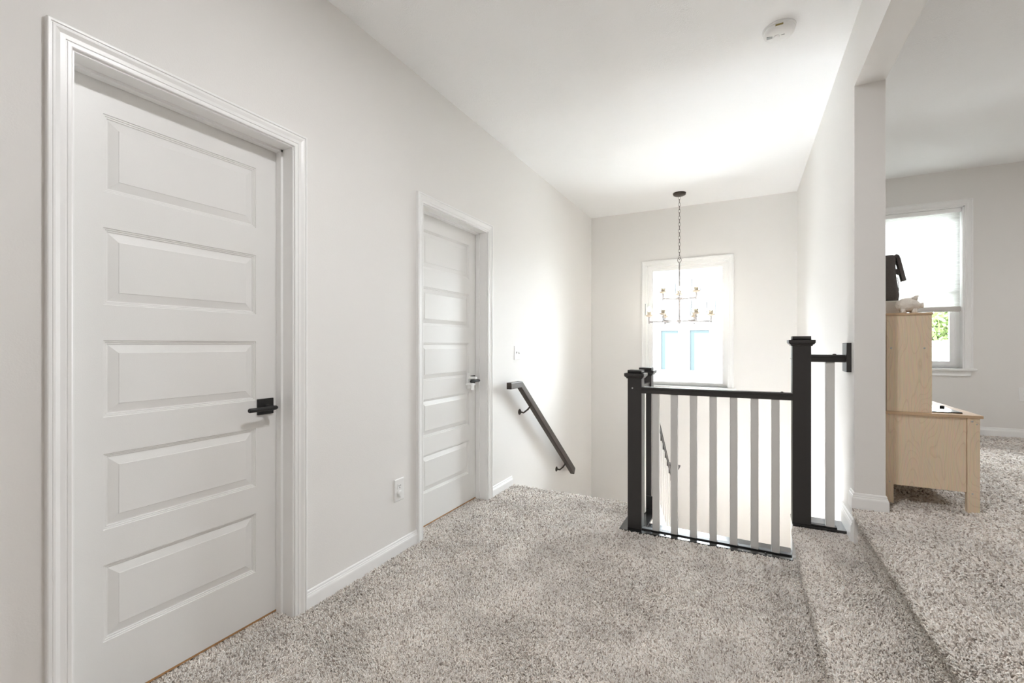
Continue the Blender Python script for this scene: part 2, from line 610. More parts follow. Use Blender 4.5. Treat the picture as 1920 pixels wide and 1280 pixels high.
# ------------------------------------------------------------------ doors
XD = -1.845
PAN_Z = [(0.217, 0.466), (0.580, 0.827), (0.946, 1.196), (1.311, 1.562), (1.678, 1.931)]
RINGS = [(0, 0), (.0015, -.0035), (.0055, -.0035), (.007, -.0065), (.011, -.0065), (.0125, -.0095), (.0155, -.0095), (.041, -.0025), (.0425, -.0008)]
def make_door(k, label):
    y0, y1 = DOORS[k]
    zb = 0.012
    p0, p1 = y0 + 0.100, y1 - 0.097
    sl = MB()
    # front skin around the panels
    zs = [zb] + [z for pr in PAN_Z for z in pr] + [DOOR_TOP]
    def q(ya, yb, za, zc): sl.add([(XD, ya, za), (XD, yb, za), (XD, yb, zc), (XD, ya, zc)], [(0, 1, 2, 3)])
    q(y0, p0, zb, DOOR_TOP); q(p1, y1, zb, DOOR_TOP)
    for i in range(0, len(zs), 2): q(p0, p1, zs[i], zs[i+1])
    xb = XD - 0.035
    sl.add([(XD,y0,zb),(XD,y1,zb),(XD,y1,DOOR_TOP),(XD,y0,DOOR_TOP),(xb,y0,zb),(xb,y1,zb),(xb,y1,DOOR_TOP),(xb,y0,DOOR_TOP)],
           [(0,4,5,1),(1,5,6,2),(2,6,7,3),(3,7,4,0),(4,7,6,5)])
    me = sl.build('door_%d' % k, 'door_white', origin=(XD, (y0+y1)/2, 0.0))
    struct(me, label)
    for za, zc in PAN_Z:
        pm = MB()
        rs = [[(XD + d, p0 + o, za + o), (XD + d, p1 - o, za + o), (XD + d, p1 - o, zc - o), (XD + d, p0 + o, zc - o)] for o, d in RINGS]
        pm.rings(rs, cap0=False)
        pm.build('panel', 'door_white', me)
    MB().box((XD - 0.030, y0 + .002, 0.003), (XD - 0.001, y1 - .002, zb)).build('bottom_edge', 'raw_wood', me)
    # lever handle
    hz, hy = 0.916, y1 - 0.058
    h = MB().cbox((XD - .001, hy - .036, hz - .034), (XD + .009, hy + .036, hz + .034), .0015).build('door_handle', 'matte_black', me)
    h['label'] = 'black square rose with a straight lever'
    lv = MB()
    lv.tube([(XD + .005, hy, hz - .003), (XD + .060, hy, hz - .003)], .0105, 14)
    lv.tube([(XD + .058, hy + .018, hz - .003), (XD + .058, hy + .012, hz - .003), (XD + .058, hy - .104, hz - .003), (XD + .058, hy - .107, hz - .003)], [.006, .0092, .0092, .0075], 14)
    lv.build('lever', 'matte_black', h)
    return me
make_door(1, 'white five panel door with a bare black lever')
make_door(2, 'white five panel door with a white lock on its lever')
for k, nm in ((1, 'trim_2'), (2, 'trim_3')):
    y0, y1 = DOORS[k]
    g = 0.004
    t = thing(nm, (XL, (y0+y1)/2, 0), ['', 'white moulded frame of the door with a bare lever', 'white moulded frame of the door beside the stair handrail'][k], None, kind='structure')
    mp = mapper('x', XL)
    casing_set(t, mp, y0 - .010, y1 + .010, -0.008, DOOR_TOP + .010)
    j = .018
    for a, b in ((y0 - g - j, y0 - g), (y1 + g, y1 + g + j)):
        MB().box((XL - T, a, -.01), (XL + .001, b, DOOR_TOP + g + j)).build('jamb', 'trim_white', t)
    MB().box((XL - T, y0 - g, DOOR_TOP + g), (XL + .001, y1 + g, DOOR_TOP + g + j)).build('jamb', 'trim_white', t)
    # stop strips in front of the slab
    MB().box((XD + .002, y1 + g - .010, 0), (XD + .034, y1 + g + .001, DOOR_TOP + g)).build('door_stop', 'trim_white', t)
    MB().box((XD + .002, y0 - g - .001, 0), (XD + .034, y0 - g + .010, DOOR_TOP + g)).build('door_stop', 'trim_white', t)
    MB().box((XD + .002, y0 - g, DOOR_TOP + g - .010), (XD + .034, y1 + g, DOOR_TOP + g + .001)).build('door_stop', 'trim_white', t)

# child lock on the second lever
hy2, hz2 = DOORS[2][1] - 0.058, 0.916
lk = thing('door_lever_lock', (XD, hy2 - .06, hz2 - .06), 'white plastic child lock clipped over the lever of the door by the stairs', 'child lock')
y_ = hy2 - 0.060
MB().cbox((XD, y_ - .022, hz2 - .062), (XD + .016, y_ + .020, hz2 + .054), .004).build('base_plate', 'plastic_white', lk)
MB().cbox((XD + .012, y_ - .010, hz2 + .010), (XD + .074, y_ + .024, hz2 + .030), .005).build('hook_arm', 'plastic_white', lk)
MB().cbox((XD + .064, y_ - .058, hz2 - .070), (XD + .080, y_ - .030, hz2 - .014), .006).build('release_tab', 'plastic_white', lk)
MB().cbox((XD + .012, y_ - .046, hz2 - .034), (XD + .070, y_ + .004, hz2 - .018), .004).build('hook_arm', 'plastic_white', lk)

# ------------------------------------------------------------------ baseboards
def base_run(name, mp, runs, label=None, z=0.0, hgt=1.0):
    mb = MB()
    for a0, a1 in runs:
        mb.rings([[mp(a0, z + w*hgt, t) for w, t in BASEB], [mp(a1, z + w*hgt, t) for w, t in BASEB]])
    return struct(mb.build(name, 'trim_white'), label)
mpL = mapper('x', XL)
base_run('baseboard_left', mpL, [(Y0, DOORS[1][0] - .067), (DOORS[1][1] + .067, DOORS[2][0] - .067), (DOORS[2][1] + .067, YE - 0.012)],
         'white baseboard along the wall with the doors', -0.005)
bj = MB()
mpJ = mapper('y', YJ, -1)
r = lambda a: [mpJ(a(w, t), ZU + w - .005, t) for w, t in BASEB]
bj.rings([r(lambda w, t: XR - t), r(lambda w, t: XR2 + t)])
mpR = mapper('x', XR, -1)
bj.rings([[mpR(YJ - t, ZU + w - .005, t) for w, t in BASEB], [mpR(2.895, ZU + w - .005, t) for w, t in BASEB]])
mpR2 = mapper('x', XR2, 1)
bj.rings([[mpR2(YJ - t, ZU + w - .005, t) for w, t in BASEB], [mpR2(YF, ZU + w - .005, t) for w, t in BASEB]])
struct(bj.build('baseboard_right', 'trim_white'), 'white baseboard wrapping the wall end at the opening')
base_run('baseboard_step', mpR, [(2.835, 3.13)], 'short white baseboard beside the lower step', ZS, 1.38)
base_run('baseboard_far', mapper('y', YF, -1), [(XR2, XE)], 'white baseboard under the shaded window', ZU - .005)
base_run('baseboard_east', mapper('x', XE, -1), [(Y0, YF)], None, ZU - .005)
base_run('baseboard_back', mapper('y', Y0, 1), [(XL, 0.24)], None, -.005)

# ------------------------------------------------------------------ windows
def window(n, W, label, sash):
    x0, x1, z0, z1 = W
    t = thing('window_%d' % n, ((x0+x1)/2, YF, z0), label, None, kind='structure')
    mp = mapper('y', YF, -1)
    casing_set(t, mp, x0 - .004 + .004, x1, z0, z1)
    yb = Y1 - 0.02
    j = .012
    MB().box((x0, YF - .001, z0), (x0 + j, yb, z1)).build('jamb', 'trim_white', t)
    MB().box((x1 - j, YF - .001, z0), (x1, yb, z1)).build('jamb', 'trim_white', t)
    MB().box((x0, YF - .001, z1 - j), (x1, yb, z1)).build('jamb', 'trim_white', t)
    # stool and apron
    MB().cbox((x0 - .080, YF - .042, z0 - .022), (x1 + .080, yb, z0), .005).build('stool', 'trim_white', t)
    sec = [(0, 0), (0, .007), (-.010, .010), (-.030, .0125), (-.042, .016), (-.046, .016), (-.046, 0)][::-1]
    zt = z0 - .022
    ap = MB()
    ap.rings([[(x0 - .040 - t_*0 + (-(-.0))*0 - 0.012*(1 + d/.046), YF - t_, zt + d) for d, t_ in sec],
              [(x1 + .040 + 0.012*(1 + d/.046), YF - t_, zt + d) for d, t_ in sec]])
    ap.build('apron', 'trim_white', t)
    fw = 0.036
    a0, a1, c0, c1 = x0 + j, x1 - j, z0, z1 - j
    def frame(nm, ax0, ax1, az0, az1, w, ya, yc, parent):
        mb = MB()
        mb.box((ax0, ya, az0), (ax0 + w, yc, az1)); mb.box((ax1 - w, ya, az0), (ax1, yc, az1))
        mb.box((ax0 + w, ya, az0), (ax1 - w, yc, az0 + w)); mb.box((ax0 + w, ya, az1 - w), (ax1 - w, yc, az1))
        return mb.build(nm, 'trim_white', parent)
    frame('window_frame', a0, a1, c0, c1, .028, YF + .070, yb, t)
    if sash:
        zm = (c0 + c1) / 2
        s1 = frame('sash', a0 + .028, a1 - .028, c0 + .028, zm + .02, .036, YF + .080, YF + .105, t)
        MB().box((a0 + .06, YF + .091, c0 + .06), (a1 - .06, YF + .095, zm)).build('pane', 'clear_glass', s1)
        s2 = frame('sash', a0 + .028, a1 - .028, zm - .02, c1 - .028, .036, YF + .106, YF + .128, t)
        MB().box((a0 + .06, YF + .115, zm), (a1 - .06, YF + .119, c1 - .06)).build('pane', 'clear_glass', s2)
    else:
        s1 = frame('sash', a0 + .026, a1 - .026, c0 + .020, c1 - .026, .024, YF + .082, YF + .120, t)
        MB().box((a0 + .045, YF + .098, c0 + .04), (a1 - .045, YF + .102, c1 - .045)).build('pane', 'clear_glass', s1)
    return t
window(1, WIN1, 'tall white framed window behind the chandelier', False)
window(2, WIN2, 'white framed window with a pleated shade half down', True)
# cellular shade in window 2
sx0, sx1 = WIN2[0] + .016, WIN2[1] - .018
sh = thing('window_shade', ((sx0+sx1)/2, YF + .035, 1.49), 'white pleated cellular shade lowered over two thirds of the window', 'shade')
MB().cbox((sx0, YF + .008, 2.418), (sx1, YF + .058, 2.456), .004).build('head_rail', 'trim_white', sh)
pl = MB()
zt, zb_ = 2.420, 1.540
n_pl = 46
pts = []
for i in range(n_pl * 2 + 1):
    z = zt + (zb_ - zt) * i / (n_pl * 2)
    pts.append((YF + .033 - (.006 if i % 2 else 0.0), z))
vs = []; fs = []
for i, (y, z) in enumerate(pts):
    vs += [(sx0 + .003, y, z), (sx1 - .003, y, z)]
    if i: fs.append((2*i-2, 2*i-1, 2*i+1, 2*i))
pl.add(vs, fs)
pl.build('pleated_cloth', 'shade_cloth', sh)
MB().cbox((sx0, YF + .014, 1.495), (sx1, YF + .048, 1.542), .005).build('bottom_rail', 'shade_rail', sh)

# ------------------------------------------------------------------ stair railing
rl = thing('stair_railing', (-0.22, 2.975, 0.0), 'black and white stair guard railing with square newel posts and flat balusters', 'railing')
NW = 0.088
def newel(cx, cy, z0, z1):
    h = NW / 2
    p = MB().cbox((cx - h, cy - h, z0), (cx + h, cy + h, z1 - .012), .002).build('newel_post', 'black_paint', rl)
    c = MB()
    def sq(k, z): return [(cx - k, cy - k, z), (cx + k, cy - k, z), (cx + k, cy + k, z), (cx - k, cy + k, z)]
    c.rings([sq(h + .005, z1 - .054), sq(h + .008, z1 - .047), sq(h + .014, z1 - .043), sq(h + .0185, z1 - .036), sq(h + .0185, z1 - .0205), sq(h, z1 - .0195), sq(h, z1)])
    c.build('post_cap', 'black_paint', p)
    return p
n1 = newel(-0.627, 2.975, 0.0, 1.020)
n2 = newel(0.280, 2.985, 0.185, 1.230)
n3 = newel(-0.641, 3.395, -0.03, 1.017)
n4 = newel(-0.641, 4.785, -1.08, -0.013)
def bolt(c, axis, parent, r=.0075):
    MB().lathe(c, [(r, 0), (r, .003), (r*.6, .0055), (.0008, .006)], 12, axis).build('bolt', 'matte_black' if r < .0074 else 'bronze', parent)
def neg_bolt(c, axis, parent, r=.0065):
    MB().lathe(c, [(r, 0), (r, -.003), (r*.6, -.0055), (.0008, -.006)], 12, axis).build('bolt', 'screw_steel', parent)
neg_bolt((-.640, 2.931, .905), 'y', n1, .005)
neg_bolt((.236, 2.985, 1.105), 'x', n2, .006)
neg_bolt((-.655, 3.351, .045), 'y', n3, .006)
neg_bolt((-.640, 3.351, .045), 'y', n3, .006)
def rail(pts, w=.058, hgt=.040):
    """rail with a profiled section along a path in a vertical plane (pts: top centre line)"""
    a, b = Vector(pts[0]), Vector(pts[1])
    t = b - a; side = Vector((t.y, -t.x, 0)).normalized()
    sec = [(-w/2 + .004, 0), (w/2 - .004, 0), (w/2, -.004), (w/2, -.012), (w/2 - .003, -.0145), (w/2 - .003, -.036 * hgt/.04),
           (w/2 - .006, -hgt), (-w/2 + .006, -hgt), (-w/2 + .003, -.036 * hgt/.04), (-w/2 + .003, -.0145), (-w/2, -.012), (-w/2, -.004)]
    rs = [[Vector(q) + side*s + Vector((0, 0, z)) for s, z in sec] for q in pts]
    return MB().rings(rs)
r1 = rail([(-.586, 2.955, .914), (.238, 2.955, .914)]).build('handrail', 'black_paint', rl)
r2 = rail([(.322, 2.955, 1.129), (.478, 2.955, 1.129)]).build('handrail', 'black_paint', rl)
r3 = rail([(-.635, 3.017, .914), (-.635, 3.353, .914)]).build('handrail', 'black_paint', rl)
bolt((.188, 2.958, .913), 'z', r1, .008)
bolt((.430, 2.952, 1.128), 'z', r2, .009)
MB().cbox((.472, 2.885, 1.040), (XR + .001, 3.000, 1.192), .002).build('wall_rosette', 'black_paint', rl)
BAL_X = [-.497, -.387, -.277, -.167, -.057, .051, .155]
def baluster(x, y, z0, z1, w=.040, d=.036):
    return MB().cbox((x - w/2, y - d/2, z0), (x + w/2, y + d/2, z1), .0012).build('baluster', 'baluster_white', rl)
for x in BAL_X: baluster(x, 2.955, .012, .877)
baluster(.410, 2.958, .200, 1.092)
for y in (3.125, 3.240): baluster(-.635, y, .010, .877, .036, .040)
# base plates (glossy black boards) with fillets between balusters
bp = MB().cbox((-.560, 2.892, -.010), (.238, 3.065, .006), .0015).build('base_plate', 'black_plate', rl)
bp2 = MB().cbox((-.716, 2.884, -.010), (-.560, 3.455, .006), .0015).build('base_plate', 'black_plate', rl)
bp3 = MB().cbox((.238, 2.930, .180), (XR - .002, 3.090, .196), .0015).build('base_plate', 'black_plate', rl)
MB().box((-.582, 2.938, .006), (.234, 2.972, .014)).build('fillet', 'matte_black', bp)
MB().box((.324, 2.940, .196), (.440, 2.974, .204)).build('fillet', 'matte_black', bp3)
for x, y in ((-.430, 2.985), (-.438, 2.915), (.104, 2.985), (.106, 2.915)):
    bolt((x, y, .005), 'z', bp, .0072)
MB().cbox((-.660, 3.340, -.01), (-.560, 3.352, .095), .002).build('post_bracket', 'matte_black', n3)
# sloping guard along the flight
RT = lambda y: .91 - .86 * (y - 3.40)
rail([(-.640, 3.435, RT(3.435)), (-.640, 4.745, RT(4.745))], .058, .052).build('handrail', 'black_paint', rl)
rail([(-.640, 3.435, SH(3.435)), (-.640, 4.745, SH(4.745))], .058, .040).build('shoe_rail', 'black_paint', rl)
y = 3.53
while y < 4.72:
    hw = .018
    zt0, zt1 = RT(y - hw) - .05, RT(y + hw) - .05
    zb0, zb1 = SH(y - hw) - .004, SH(y + hw) - .004
    x0, x1 = -.660, -.620
    rs = [[(x0, y-hw, zb0), (x1, y-hw, zb0), (x1, y+hw, zb1), (x0, y+hw, zb1)], [(x0, y-hw, zt0), (x1, y-hw, zt0), (x1, y+hw, zt1), (x0, y+hw, zt1)]]
    MB().rings(rs).build('baluster', 'baluster_white', rl)
    y += .113

# ------------------------------------------------------------------ wall handrail along the flight
hr = thing('stair_handrail', (-1.67, 3.3, 0.6), 'dark brown wall handrail angling down beside the light switch', 'handrail')
w = .044; hh = .052
def hsec(y, z, nx=0): return [(-1.67 - w/2, y, z), (-1.67 + w/2 - .004, y, z), (-1.67 + w/2, y, z - .006), (-1.67 + w/2, y, z - hh + .004), (-1.67 + w/2 - .004, y, z - hh), (-1.67 - w/2, y, z - hh)]
HZ = lambda y: .874 - .8165 * (y - 3.393)
dz = hh
# sloping leg: vertical section height grows with the slope
def ssec(y, k=1.22):
    z = HZ(y)
    return [(-1.67 - w/2, y, z), (-1.67 + w/2 - .004, y, z), (-1.67 + w/2, y, z - .007), (-1.67 + w/2, y, z - hh*k + .005), (-1.67 + w/2 - .004, y, z - hh*k), (-1.67 - w/2, y, z - hh*k)]
top = MB()
yk = 3.393
a = [(x, 3.190, z) for x, y_, z in hsec(3.190, .880)]
kn = [(x, yk - (0.020 if z < .86 else 0.0) * 1.0, z) for x, y_, z in hsec(yk, .880)]
# level section then mitre into the slope
low = []
ends = ssec(4.660)
yb0 = 4.660
top.rings([a, kn])
top.build('level_rail', 'bronze', hr)
sl = MB()
s_end = [(x, 4.715 - (HZ(4.66) - z) * 0.55 if True else y_, z) for x, y_, z in ends]
sl.rings([kn, s_end])
sl.build('sloping_rail', 'bronze', hr)
for y, z in ((3.534, .598), (4.401, -.112)):
    zr = HZ(y + .065) - hh*1.22
    bk = MB()
    bk.lathe((XL, y, z), [(.026, 0), (.026, .004), (.018, .010), (.010, .014)], 18, 'x')
    bkt = bk.build('bracket', 'bronze', hr)
    ar = MB()
    ar.tube([(XL + .008, y, z), (XL + .035, y + .012, z - .006), (XL + .062, y + .038, z + .020), (-1.67, y + .062, zr + .004)], .0075, 10)
    ar.build('bracket_arm', 'bronze', bkt)

# ------------------------------------------------------------------ chandelier
CXC, CYC = -0.619, 5.111
S_, C_ = math.sin(YAW), math.cos(YAW)
ch = thing('chandelier', (CXC, CYC, CZ), 'two tier bronze chandelier with clear glass cups hanging on a chain', 'chandelier')
MB().lathe((CXC, CYC, CZ), [(.066, .001), (.066, -.006), (.062, -.020), (.050, -.026), (.012, -.030)], 28).build('canopy', 'bronze', ch)
zc = CZ - .030
i = 0
LK = .0385
while zc > 2.125:
    MB().torus((CXC, CYC, zc - LK/2 - .002), LK/2 - .001, .0026, 'y' if i % 2 == 0 else 'x', 14, 6, sx=.52, sz=1.12).build('chain_link', 'bronze', ch)
    zc -= LK * .92
    i += 1
MB().torus((CXC, CYC, 2.090), .026, .0032, 'y', 22, 6, sx=.72, sz=1.0).build('loop_ring', 'bronze', ch)
MB().tube([(CXC, CYC, 2.066), (CXC, CYC, 1.430)], .0075, 10).build('stem', 'flare_bronze', ch)
def tier(zh, R, angs, hub_r):
    MB().lathe((CXC, CYC, zh), [(.010, .016), (hub_r*.8, .012), (hub_r, .004), (hub_r, -.004), (hub_r*.7, -.012), (.012, -.018), (.008, -.026)], 24).build('hub', 'flare_bronze', ch)
    for ang in angs:
        l, d = R * math.cos(math.radians(ang)), R * math.sin(math.radians(ang))
        ex, ey = CXC + l*C_ - d*S_, CYC + l*S_ + d*C_
        arm = MB()
        arm.tube([(CXC, CYC, zh - .004), (ex, ey, zh - .004)], .0075, 8)
        arm.tube([(ex, ey, zh - .022), (ex, ey, zh + .058)], .0078, 8)
        ao = arm.build('arm', 'flare_bronze', ch)
        MB().lathe((ex, ey, zh + .055), [(.010, -.004), (.030, .002), (.038, .012), (.036, .016), (.010, .016)], 18).build('bobeche', 'candle_tan', ao)
        MB().lathe((ex, ey, zh + .071), [(.020, 0), (.020, .022), (.022, .024), (.022, .036), (.004, .037)], 14).build('socket', 'candle_tan', ao)
        MB().lathe((ex, ey, zh + .107), [(.008, 0), (.016, .012), (.0175, .024), (.013, .042), (.005, .056), (.001, .060)], 14).build('bulb', 'bulb_glow', ao)
        g = MB()
        rs = []
        for rr, hh_ in ((.043, 0), (.043, .135)):
            rs.append([(ex + rr*math.cos(2*math.pi*q/20), ey + rr*math.sin(2*math.pi*q/20), zh + .069 + hh_) for q in range(20)])
        g.rings(rs, False, False, True)
        g.build('glass_shade', 'thin_glass', ao)
tier(1.678, .188, (190, 310, 70), .036)
tier(1.438, .310, (-20.5, 39.5, 99.5, 159.5, 219.5, 279.5), .038)

# ------------------------------------------------------------------ small wall and ceiling fittings
sx, sy = 0.158, 2.690
sd_ = thing('smoke_detector', (sx, sy, CZ), 'round white smoke detector on the hall ceiling', 'smoke detector')
MB().lathe((sx, sy, CZ), [(.075, .001), (.075, -.008), (.070, -.010)], 36).build('mounting_base', 'plastic_white', sd_)
body = MB().lathe((sx, sy, CZ), [(.069, -.009), (.071, -.014), (.069, -.026), (.058, -.036), (.030, -.040), (.001, -.041)], 36).build('body', 'plastic_white', sd_)
MB().cbox((sx - .020, sy - .0715, CZ - .024), (sx + .014, sy - .060, CZ - .016), .001).build('warning_label', 'label_gold', body)
MB().lathe((sx - .012, sy - .006, CZ - .0395), [(.014, 0), (.014, -.004), (.011, -.006), (.001, -.006)], 18).build('test_button', 'plastic_white', body)
MB().box((sx - .056, sy - .014, CZ - .040), (sx - .030, sy + .004, CZ - .033)).build('vent_slot', 'plastic_grey', body)
MB().box((sx + .008, sy - .012, CZ - .0415), (sx + .024, sy - .008, CZ - .038)).build('indicator', 'plastic_grey', body)

def wall_plate(name, mp, a0, a1, b0, b1, label, cat, thick=.006):
    t = thing(name, mp((a0+a1)/2, (b0+b1)/2, 0), label, cat)
    mb = MB()
    e = .004
    mb.rings([[mp(a0, b0, 0), mp(a1, b0, 0), mp(a1, b1, 0), mp(a0, b1, 0)],
              [mp(a0, b0, thick*.5), mp(a1, b0, thick*.5), mp(a1, b1, thick*.5), mp(a0, b1, thick*.5)],
              [mp(a0+e, b0+e, thick), mp(a1-e, b0+e, thick), mp(a1-e, b1-e, thick), mp(a0+e, b1-e, thick)]])
    mb.build('cover_plate', 'plastic_white', t)
    return t
def pbox(mp, a, b, c, da, db, dc):
    p0, p1 = mp(a - da/2, b - db/2, c), mp(a + da/2, b + db/2, c + dc)
    return MB().box(p0, p1)
sw_ = wall_plate('light_switch', mpL, 3.430, 3.546, 1.056, 1.174, 'white double light switch above the stair handrail', 'switch')
for yy, s in ((3.465, 1), (3.511, -1)):
    pbox(mpL, yy, 1.115, .004, .012, .026, .003).build('toggle_slot', 'plastic_grey', sw_)
    tg = MB()
    tg.rings([[mpL(yy - .0045, 1.115 - .008, .006), mpL(yy + .0045, 1.115 - .008, .006), mpL(yy + .0045, 1.115 + .008, .006), mpL(yy - .0045, 1.115 + .008, .006)],
              [mpL(yy - .0038, 1.115 + s*.008 - .004, .017), mpL(yy + .0038, 1.115 + s*.008 - .004, .017), mpL(yy + .0038, 1.115 + s*.008 + .004, .017), mpL(yy - .0038, 1.115 + s*.008 + .004, .017)]])
    tg.build('toggle', 'plastic_white', sw_)
def outlet(mp, a, b, label, w=.078, h=.126, lower=True):
    t = wall_plate('wall_outlet', mp, a - w/2, a + w/2, b - h/2, b + h/2, label, 'outlet')
    for s in (1, -1):
        fc = pbox(mp, a, b + s*.0195, .004, .034, .029, .0035).build('receptacle', 'plastic_white', t)
        if s == 1 or lower:
            for d in (-.0065, .0065):
                pbox(mp, a + d, b + s*.0195 + .004, .0068, .0028, .009, .0009).build('slot', 'dark_slot', fc)
            pbox(mp, a, b + s*.0195 - .008, .0068, .0055, .0055, .0009).build('slot', 'dark_slot', fc)
    return t
outlet(mpL, 1.986, .360, 'white wall outlet low between the two doors with a safety cap in it', lower=False)
cpz = .360 - .0235
cp = MB()
def rr(a, b, wa, wb, t):
    k = .35
    return [mpL(a + x*wa/2, b + z*wb/2, t) for x, z in ((-1, -k), (-k, -1), (k, -1), (1, -k), (1, k), (k, 1), (-k, 1), (-1, k))]
cp.rings([rr(1.986, cpz, .034, .036, .006), rr(1.986, cpz, .034, .036, .014), rr(1.986, cpz, .028, .030, .019)])
oc = cp.build('outlet_cap', 'plastic_white', origin=mpL(1.986, cpz, .006))
tag(oc, 'rounded white safety cap plugged into the lower socket of the outlet', 'outlet cap')
mpF = mapper('y', YF, -1)
outlet(mpF, 2.200, .742, 'white wall outlet on the window wall beyond the toy kitchen', .078, .124)

# ------------------------------------------------------------------ added ceiling fill lights, out of view
for lx, ly, lr, lab in ((-0.25, 1.10, .123, 'added round fill light over the hall carpet, out of view'), (2.50, 3.40, .110, 'added round fill light in the raised room, out of view')):
    lp = thing('fill_light', (lx, ly, CZ), lab, 'fill light')
    MB().lathe((lx, ly, CZ), [(lr + .027, .001), (lr + .027, -.010), (lr + .017, -.020), (lr + .001, -.021), (lr + .001, -.016)], 40).build('trim_ring', 'plastic_white', lp)
    MB().lathe((lx, ly, CZ), [(lr, -.0155), (lr, -.0175), (.001, -.0180)], 40).build('diffuser', 'fill_glow', lp)

# ------------------------------------------------------------------ toy kitchen
kx0, kx1 = 0.655, 1.016
ky0, ky1 = 2.985, 3.700
kt = 0.838
tk = thing('play_kitchen', ((kx0+kx1)/2, (ky0+ky1)/2, ZU), 'birch plywood toy kitchen with a tall shelf back', 'play kitchen')
for ya, s in ((ky0, 1), (ky1, -1)):
    yb2 = ya + s*.016
    MB().cbox((kx0, ya, ZU - .002), (kx0 + .032, yb2 + s*.012, kt - .014), .001).build('leg', 'birch_leg', tk)
    MB().cbox((kx1 - .046, ya, ZU - .002), (kx1, yb2 + s*.012, kt - .014), .001).build('leg', 'birch_leg', tk)
    MB().cbox((kx0 + .032, ya + s*.005, .458), (kx1 - .0475, yb2 + s*.005, kt - .014), .001).build('side_panel', 'birch_panel', tk)
for x, z, r_ in ((kx1 - .029, .808, .0045), (kx1 - .012, .795, .0025), (kx1 - .028, .455, .0035), (kx0 + .012, .822, .003), (kx0 + .016, .472, .003)):
    MB().lathe((x, ky0 - .0005, z), [(r_, .001), (r_, -.0012), (r_*.5, -.0014)], 10, 'y').build('screw', 'screw_steel', tk)
MB().cbox((kx0 - .002, ky0 - .008, kt - .014), (kx1 + .010, ky1 + .008, kt), .0015).build('countertop', 'birch_edge', tk)
MB().box((kx0 + .004, ky0 + .020, .462), (kx0 + .012, ky1 - .020, kt - .016)).build('back_panel', 'birch_panel', tk)
MB().box((kx0 + .012, ky0 + .020, .462), (kx1 - .02, ky1 - .020, .474)).build('bottom_board', 'birch_panel', tk)
for a_, b_2 in ((ky0 + .03, (ky0+ky1)/2 - .004), ((ky0+ky1)/2 + .004, ky1 - .03)):
    dr = MB().cbox((kx1 - .014, a_, .470), (kx1 - .002, b_2, kt - .022), .002).build('door', 'trim_white', tk)
    MB().tube([(kx1 + .012, a_ + .06, .785), (kx1 + .012, b_2 - .06, .785)], .005, 8).build('handle', 'toy_steel', dr)
# hutch
hx1 = 0.839
for ya, yb2 in ((ky0 + .002, ky0 + .016), (ky1 - .016, ky1 - .002)):
    MB().cbox((kx0 + .004, ya, kt), (hx1, yb2, 1.334), .001).build('hutch_side', 'birch_hutch', tk)
MB().cbox((kx0 + .002, ky0 - .003, 1.334), (hx1 + .004, ky1 + .003, 1.346), .0015).build('hutch_top', 'birch_edge', tk)
MB().box((kx0 + .004, ky0 + .016, kt), (kx0 + .010, ky1 - .016, 1.334)).build('hutch_back', 'birch_hutch', tk)
MB().box((kx0 + .010, ky0 + .016, 1.09), (hx1 - .01, ky1 - .016, 1.102)).build('shelf', 'birch_edge', tk)
for x in (kx0 + .022, hx1 - .030):
    MB().lathe((x, ky0 + .0015, 1.165), [(.0045, .001), (.0045, -.0012), (.002, -.0014)], 10, 'y').build('screw', 'screw_steel', tk)
# cooktop, sink and tap on the counter
ck = MB().cbox((kx0 + .075, ky0 + .045, kt), (kx1 - .048, ky0 + .330, kt + .006), .002).build('cooktop', 'cooktop_black', tk)
for yy in (ky0 + .115, ky0 + .255):
    MB().torus((.875, yy, kt + .0062), .042, .0012, 'z', 28, 5).build('burner_ring', 'toy_steel', ck)
kb = MB().lathe((.945, ky0 + .235, kt + .006), [(.011, 0), (.010, .010), (.002, .011)], 14).build('knob', 'dark_slot', ck)
sk = MB()
sk.rings([[(.86 + .115*math.cos(2*math.pi*q/28), ky0 + .54 + .115*math.sin(2*math.pi*q/28)*1.0, kt + .0) for q in range(28)],
          [(.86 + .115*math.cos(2*math.pi*q/28), ky0 + .54 + .115*math.sin(2*math.pi*q/28), kt + .005) for q in range(28)],
          [(.86 + .100*math.cos(2*math.pi*q/28), ky0 + .54 + .100*math.sin(2*math.pi*q/28), kt + .004) for q in range(28)],
          [(.86 + .085*math.cos(2*math.pi*q/28), ky0 + .54 + .085*math.sin(2*math.pi*q/28), kt + .001) for q in range(28)]], smooth=False)
sk.build('sink', 'toy_steel', tk)
MB().tube([(.72, ky0 + .54, kt), (.72, ky0 + .54, kt + .10), (.74, ky0 + .54, kt + .135), (.78, ky0 + .54, kt + .140), (.80, ky0 + .54, kt + .120)], .008, 10).build('tap', 'toy_steel', tk)

# things on the toy kitchen's top board
zt = 1.346
bx = MB().cbox((.664, 3.085, zt), (.764, 3.285, zt + .072), .003).build('cream_box', 'cream_box', origin=(.714, 3.185, zt))
tag(bx, 'low cream box under the grey felt bag', 'box')
